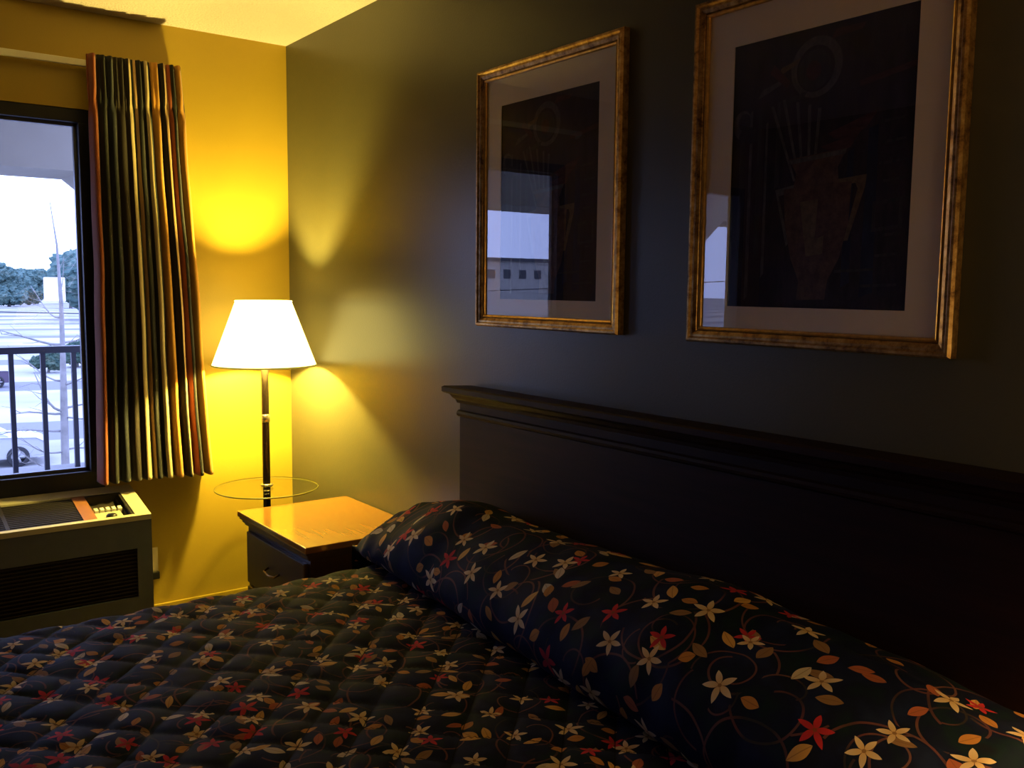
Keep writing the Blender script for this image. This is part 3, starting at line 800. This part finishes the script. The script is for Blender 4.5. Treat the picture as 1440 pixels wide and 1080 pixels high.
# young bare tree near the walkway
bt = thing('bare_tree', 'slender leafless young tree standing just beyond the railing', 'tree', (.565, 8, G))
bm = bmesh.new()
tube(bm, [(0, 0, 0), (-.005, 0, 2.0), (-.003, 0, 3.5), (.008, .01, 4.1), (.018, 0, 4.9), (.02, 0, 5.4), (.0, 0, 6.05), (-.055, 0, 6.54)], [.060, .054, .047, .044, .030, .024, .013, .005], 10); obj('trunk', bm, M['bark'], bt)
rnd = random.Random(4)
for k, (z0, dx, dy, up, r0) in enumerate(((4.88, -.62, .1, .22, .013), (4.90, .34, .1, .16, .012), (4.10, -.30, .0, .42, .014), (4.06, -.58, -.2, .08, .012), (4.12, .50, .2, .16, .013), (4.02, .44, -.3, -.06, .010),
                                          (3.85, -.66, .3, -.02, .011), (3.62, .42, .1, .02, .010), (3.60, -.48, -.1, .18, .010), (4.45, -.40, .3, .30, .010), (4.4, .36, -.2, .30, .010), (5.5, .09, .1, .36, .006), (5.2, -.26, .2, .36, .008), (5.75, .07, 0, .22, .005), (3.4, -.5, .2, .26, .009), (3.3, .5, 0, .3, .009))):
    bm = bmesh.new(); pts = []; rad = []
    for q in range(7):
        f = q / 6
        pts.append((.0 + dx * f, dy * f, z0 + up * f * f + .05 * f * math.sin(k * 2 + 4 * f))); rad.append(1.35 * r0 * (1 - .75 * f))
    tube(bm, pts, rad, 6)
    for q in (2, 3, 4, 5):
        p = Vector(pts[q]); sd = 1 if dx > 0 else -1
        tube(bm, [p, p + Vector((sd * .09, rnd.uniform(-.1, .1), rnd.uniform(-.02, .10))), p + Vector((sd * .2, rnd.uniform(-.15, .15), rnd.uniform(-.05, .22)))], [r0 * .4, r0 * .3, r0 * .12], 5)
    obj('branch', bm, M['bark'], bt)
# white panel on a pole, standing in for a pale blob in the view
sg = thing('white_panel', 'plain white stand-in panel on a pole before the far trees', 'sign', (17.6, 100, G))
bm = bmesh.new(); box(bm, -1.05, .95, -.2, .2, 3.75, 6.25, .12); obj('panel_cabinet', bm, M['panel_face'], sg)
bm = bmesh.new(); tube(bm, [(.55, 0, 0), (.55, 0, 3.8)], .14, 10); obj('pole', bm, M['bark'], sg)
bm = bmesh.new(); tube(bm, [(-40 + k * 5, 30, .55 + .0016 * (k * 5 - 44) ** 2 * .1 - .0275 * (k * 5 - 40)) for k in range(17)], .022, 6); tag(obj('power_cable', bm, M['cable']), 'thin dark overhead cable crossing the window view', 'cable')

# parked cars
def car(loc, rz, label, paint, flip=1):
    o = thing('car', label, 'car', loc); o.rotation_euler = (0, 0, rz)
    bm = bmesh.new()
    low = [(-2.15, .30), (-2.2, .62), (-2.05, .86), (-1.35, .93), (1.0, .95), (1.9, .90), (2.2, .72), (2.2, .35), (1.95, .26), (-1.9, .26)]
    secs = []
    for yy, k in ((-.86, .97), (-.90, 1.0), (.90, 1.0), (.86, .97)):
        secs.append([bm.verts.new((x * (k if abs(yy) < .9 else 1), yy, .26 + (z - .26) * (1 if abs(yy) < .89 else .96))) for x, z in low])
    n_ = len(low)
    for a, b in zip(secs, secs[1:]):
        for i in range(n_): bm.faces.new((a[i], a[(i + 1) % n_], b[(i + 1) % n_], b[i]))
    bm.faces.new(secs[0]); bm.faces.new(secs[-1])
    roof = [(-1.75, .92), (-1.1, 1.40), (-.4, 1.47), (.35, 1.44), (1.15, .94)]
    A_ = [bm.verts.new((x, -.80 + (z - .92) * .28, z)) for x, z in roof]; B_ = [bm.verts.new((x, .80 - (z - .92) * .28, z)) for x, z in roof]
    for i in range(4): bm.faces.new((A_[i], A_[i + 1], B_[i + 1], B_[i]))
    bm.faces.new(A_); bm.faces.new(B_)
    obj('body', bm, paint, o)
    for sgn in (-1, 1):
        bm = bmesh.new()
        P = [(-1.45, .98), (-1.0, 1.34), (-.38, 1.40), (.28, 1.37), (.88, .98)]
        bm.faces.new([bm.verts.new((x, sgn * (.815 - (z - .92) * .28), z)) for x, z in P])
        obj('window', bm, M['car_glass'], o)
    for x in (-1.35, 1.38):
        for yy in (-.80, .80):
            bm = bmesh.new(); lathe(bm, [(.20, -.10), (.28, -.105), (.315, -.08), (.315, .08), (.28, .105), (.20, .10)], 28); wh = obj('tyre', bm, M['tyre'], o, True)
            wh.rotation_euler = (PI / 2, 0, 0); wh.location = (x, yy, .316)
            bm = bmesh.new(); lathe(bm, [(.20, -.07), (.20, .07)], 28)
            for q in range(5):
                a = q * 2 * PI / 5; tube(bm, [(0, 0, .08), (.19 * math.cos(a), .19 * math.sin(a), .08)], .035, 6); tube(bm, [(0, 0, -.08), (.19 * math.cos(a), .19 * math.sin(a), -.08)], .035, 6)
            lathe(bm, [(0, -.02), (.2, -.02), (.2, .02), (0, .02)], 28, mi=1)
            hubo = obj('rim', bm, [M['rim'], M['tyre']], wh)
    return o
M['car_glass'] = plain('dark car glass', (.02, .025, .035), .1, 0, .6)
M['tyre'] = plain('tyre rubber', (.012, .012, .014), .8)
M['rim'] = plain('silver rim', (.28, .28, .28), .4, .3)
M['car_pale'] = plain('pale silver car paint', (.30, .30, .30), .35, 0, .5, .03)
M['car_plum'] = plain('dull plum car paint', (.055, .035, .060), .35, 0, .5, .05)
car((1.62, 28.4, G), -.10, 'pale silver car parked below the railing, one front wheel in view', M['car_pale'])
car((4.1, 52.0, G), .45, 'dull plum car parked farther off at the left of the window view', M['car_plum'])

# long commercial building far across the lot, seen reflected in the picture glass
M['bld_pale'] = plain('pale building wall', (.42, .40, .36), .85, 0, .1, .05, .3)
M['bld_red'] = plain('dull red fascia', (.10, .035, .035), .8, 0, .1, .1, .5)
M['bld_dark'] = plain('dark glazing', (.03, .035, .045), .3, 0, .5)
b = thing('commercial_building', 'long pale two storey building far across the lot, seen in the picture glass', 'building', (-122, 152, G))
bm = bmesh.new(); box(bm, -34, 34, -2, 12, 0, 11.2); obj('walls', bm, M['bld_pale'], b)
bm = bmesh.new(); box(bm, -34.5, 34.5, -2.6, 12.5, 11.2, 11.8); obj('roof', bm, M['bld_dark'], b)
bm = bmesh.new(); box(bm, -16, -2, -2.5, -2.05, 3.2, 6.0); obj('fascia', bm, M['bld_red'], b)
for k in range(16):
    bm = bmesh.new(); x = -31 + k * 4; box(bm, x, x + 1.8, -2.08, -1.95, 7.6, 9.4); obj('window', bm, M['bld_dark'], b)

# ---------------------------------------------------------------- sky, camera, render settings
wd = bpy.data.worlds.new('overcast_sky'); sc.world = wd; wd.use_nodes = True
bg = wd.node_tree.nodes['Background']; bg.inputs[0].default_value = (.40, .50, 1.0, 1); bg.inputs[1].default_value = 7.5

cam = bpy.data.cameras.new('camera'); co_ = bpy.data.objects.new('camera', cam); C.objects.link(co_); sc.camera = co_
R_ = ((.8008984, -.59871795, .00992812), (.05401931, .0887536, .99458771), (.59635867, .7960274, -.10342494))
m = Matrix(((R_[0][0], R_[1][0], -R_[2][0], -1.68491), (R_[0][1], R_[1][1], -R_[2][1], -3.91839), (R_[0][2], R_[1][2], -R_[2][2], 1.4), (0, 0, 0, 1)))
co_.matrix_world = m
cam.sensor_width = 36; cam.lens = 1295.03 / 1440 * 36; cam.clip_start = .02; cam.clip_end = 2000

vs_ = sc.view_settings; vs_.view_transform = 'Standard'; vs_.look = 'None'; vs_.exposure = 0; vs_.gamma = 1; vs_.use_curve_mapping = False
sc.cycles.use_denoising = True
sc.cycles.max_bounces = 8; sc.cycles.diffuse_bounces = 4; sc.cycles.transparent_max_bounces = 12
sc.cycles.sample_clamp_indirect = 6.0
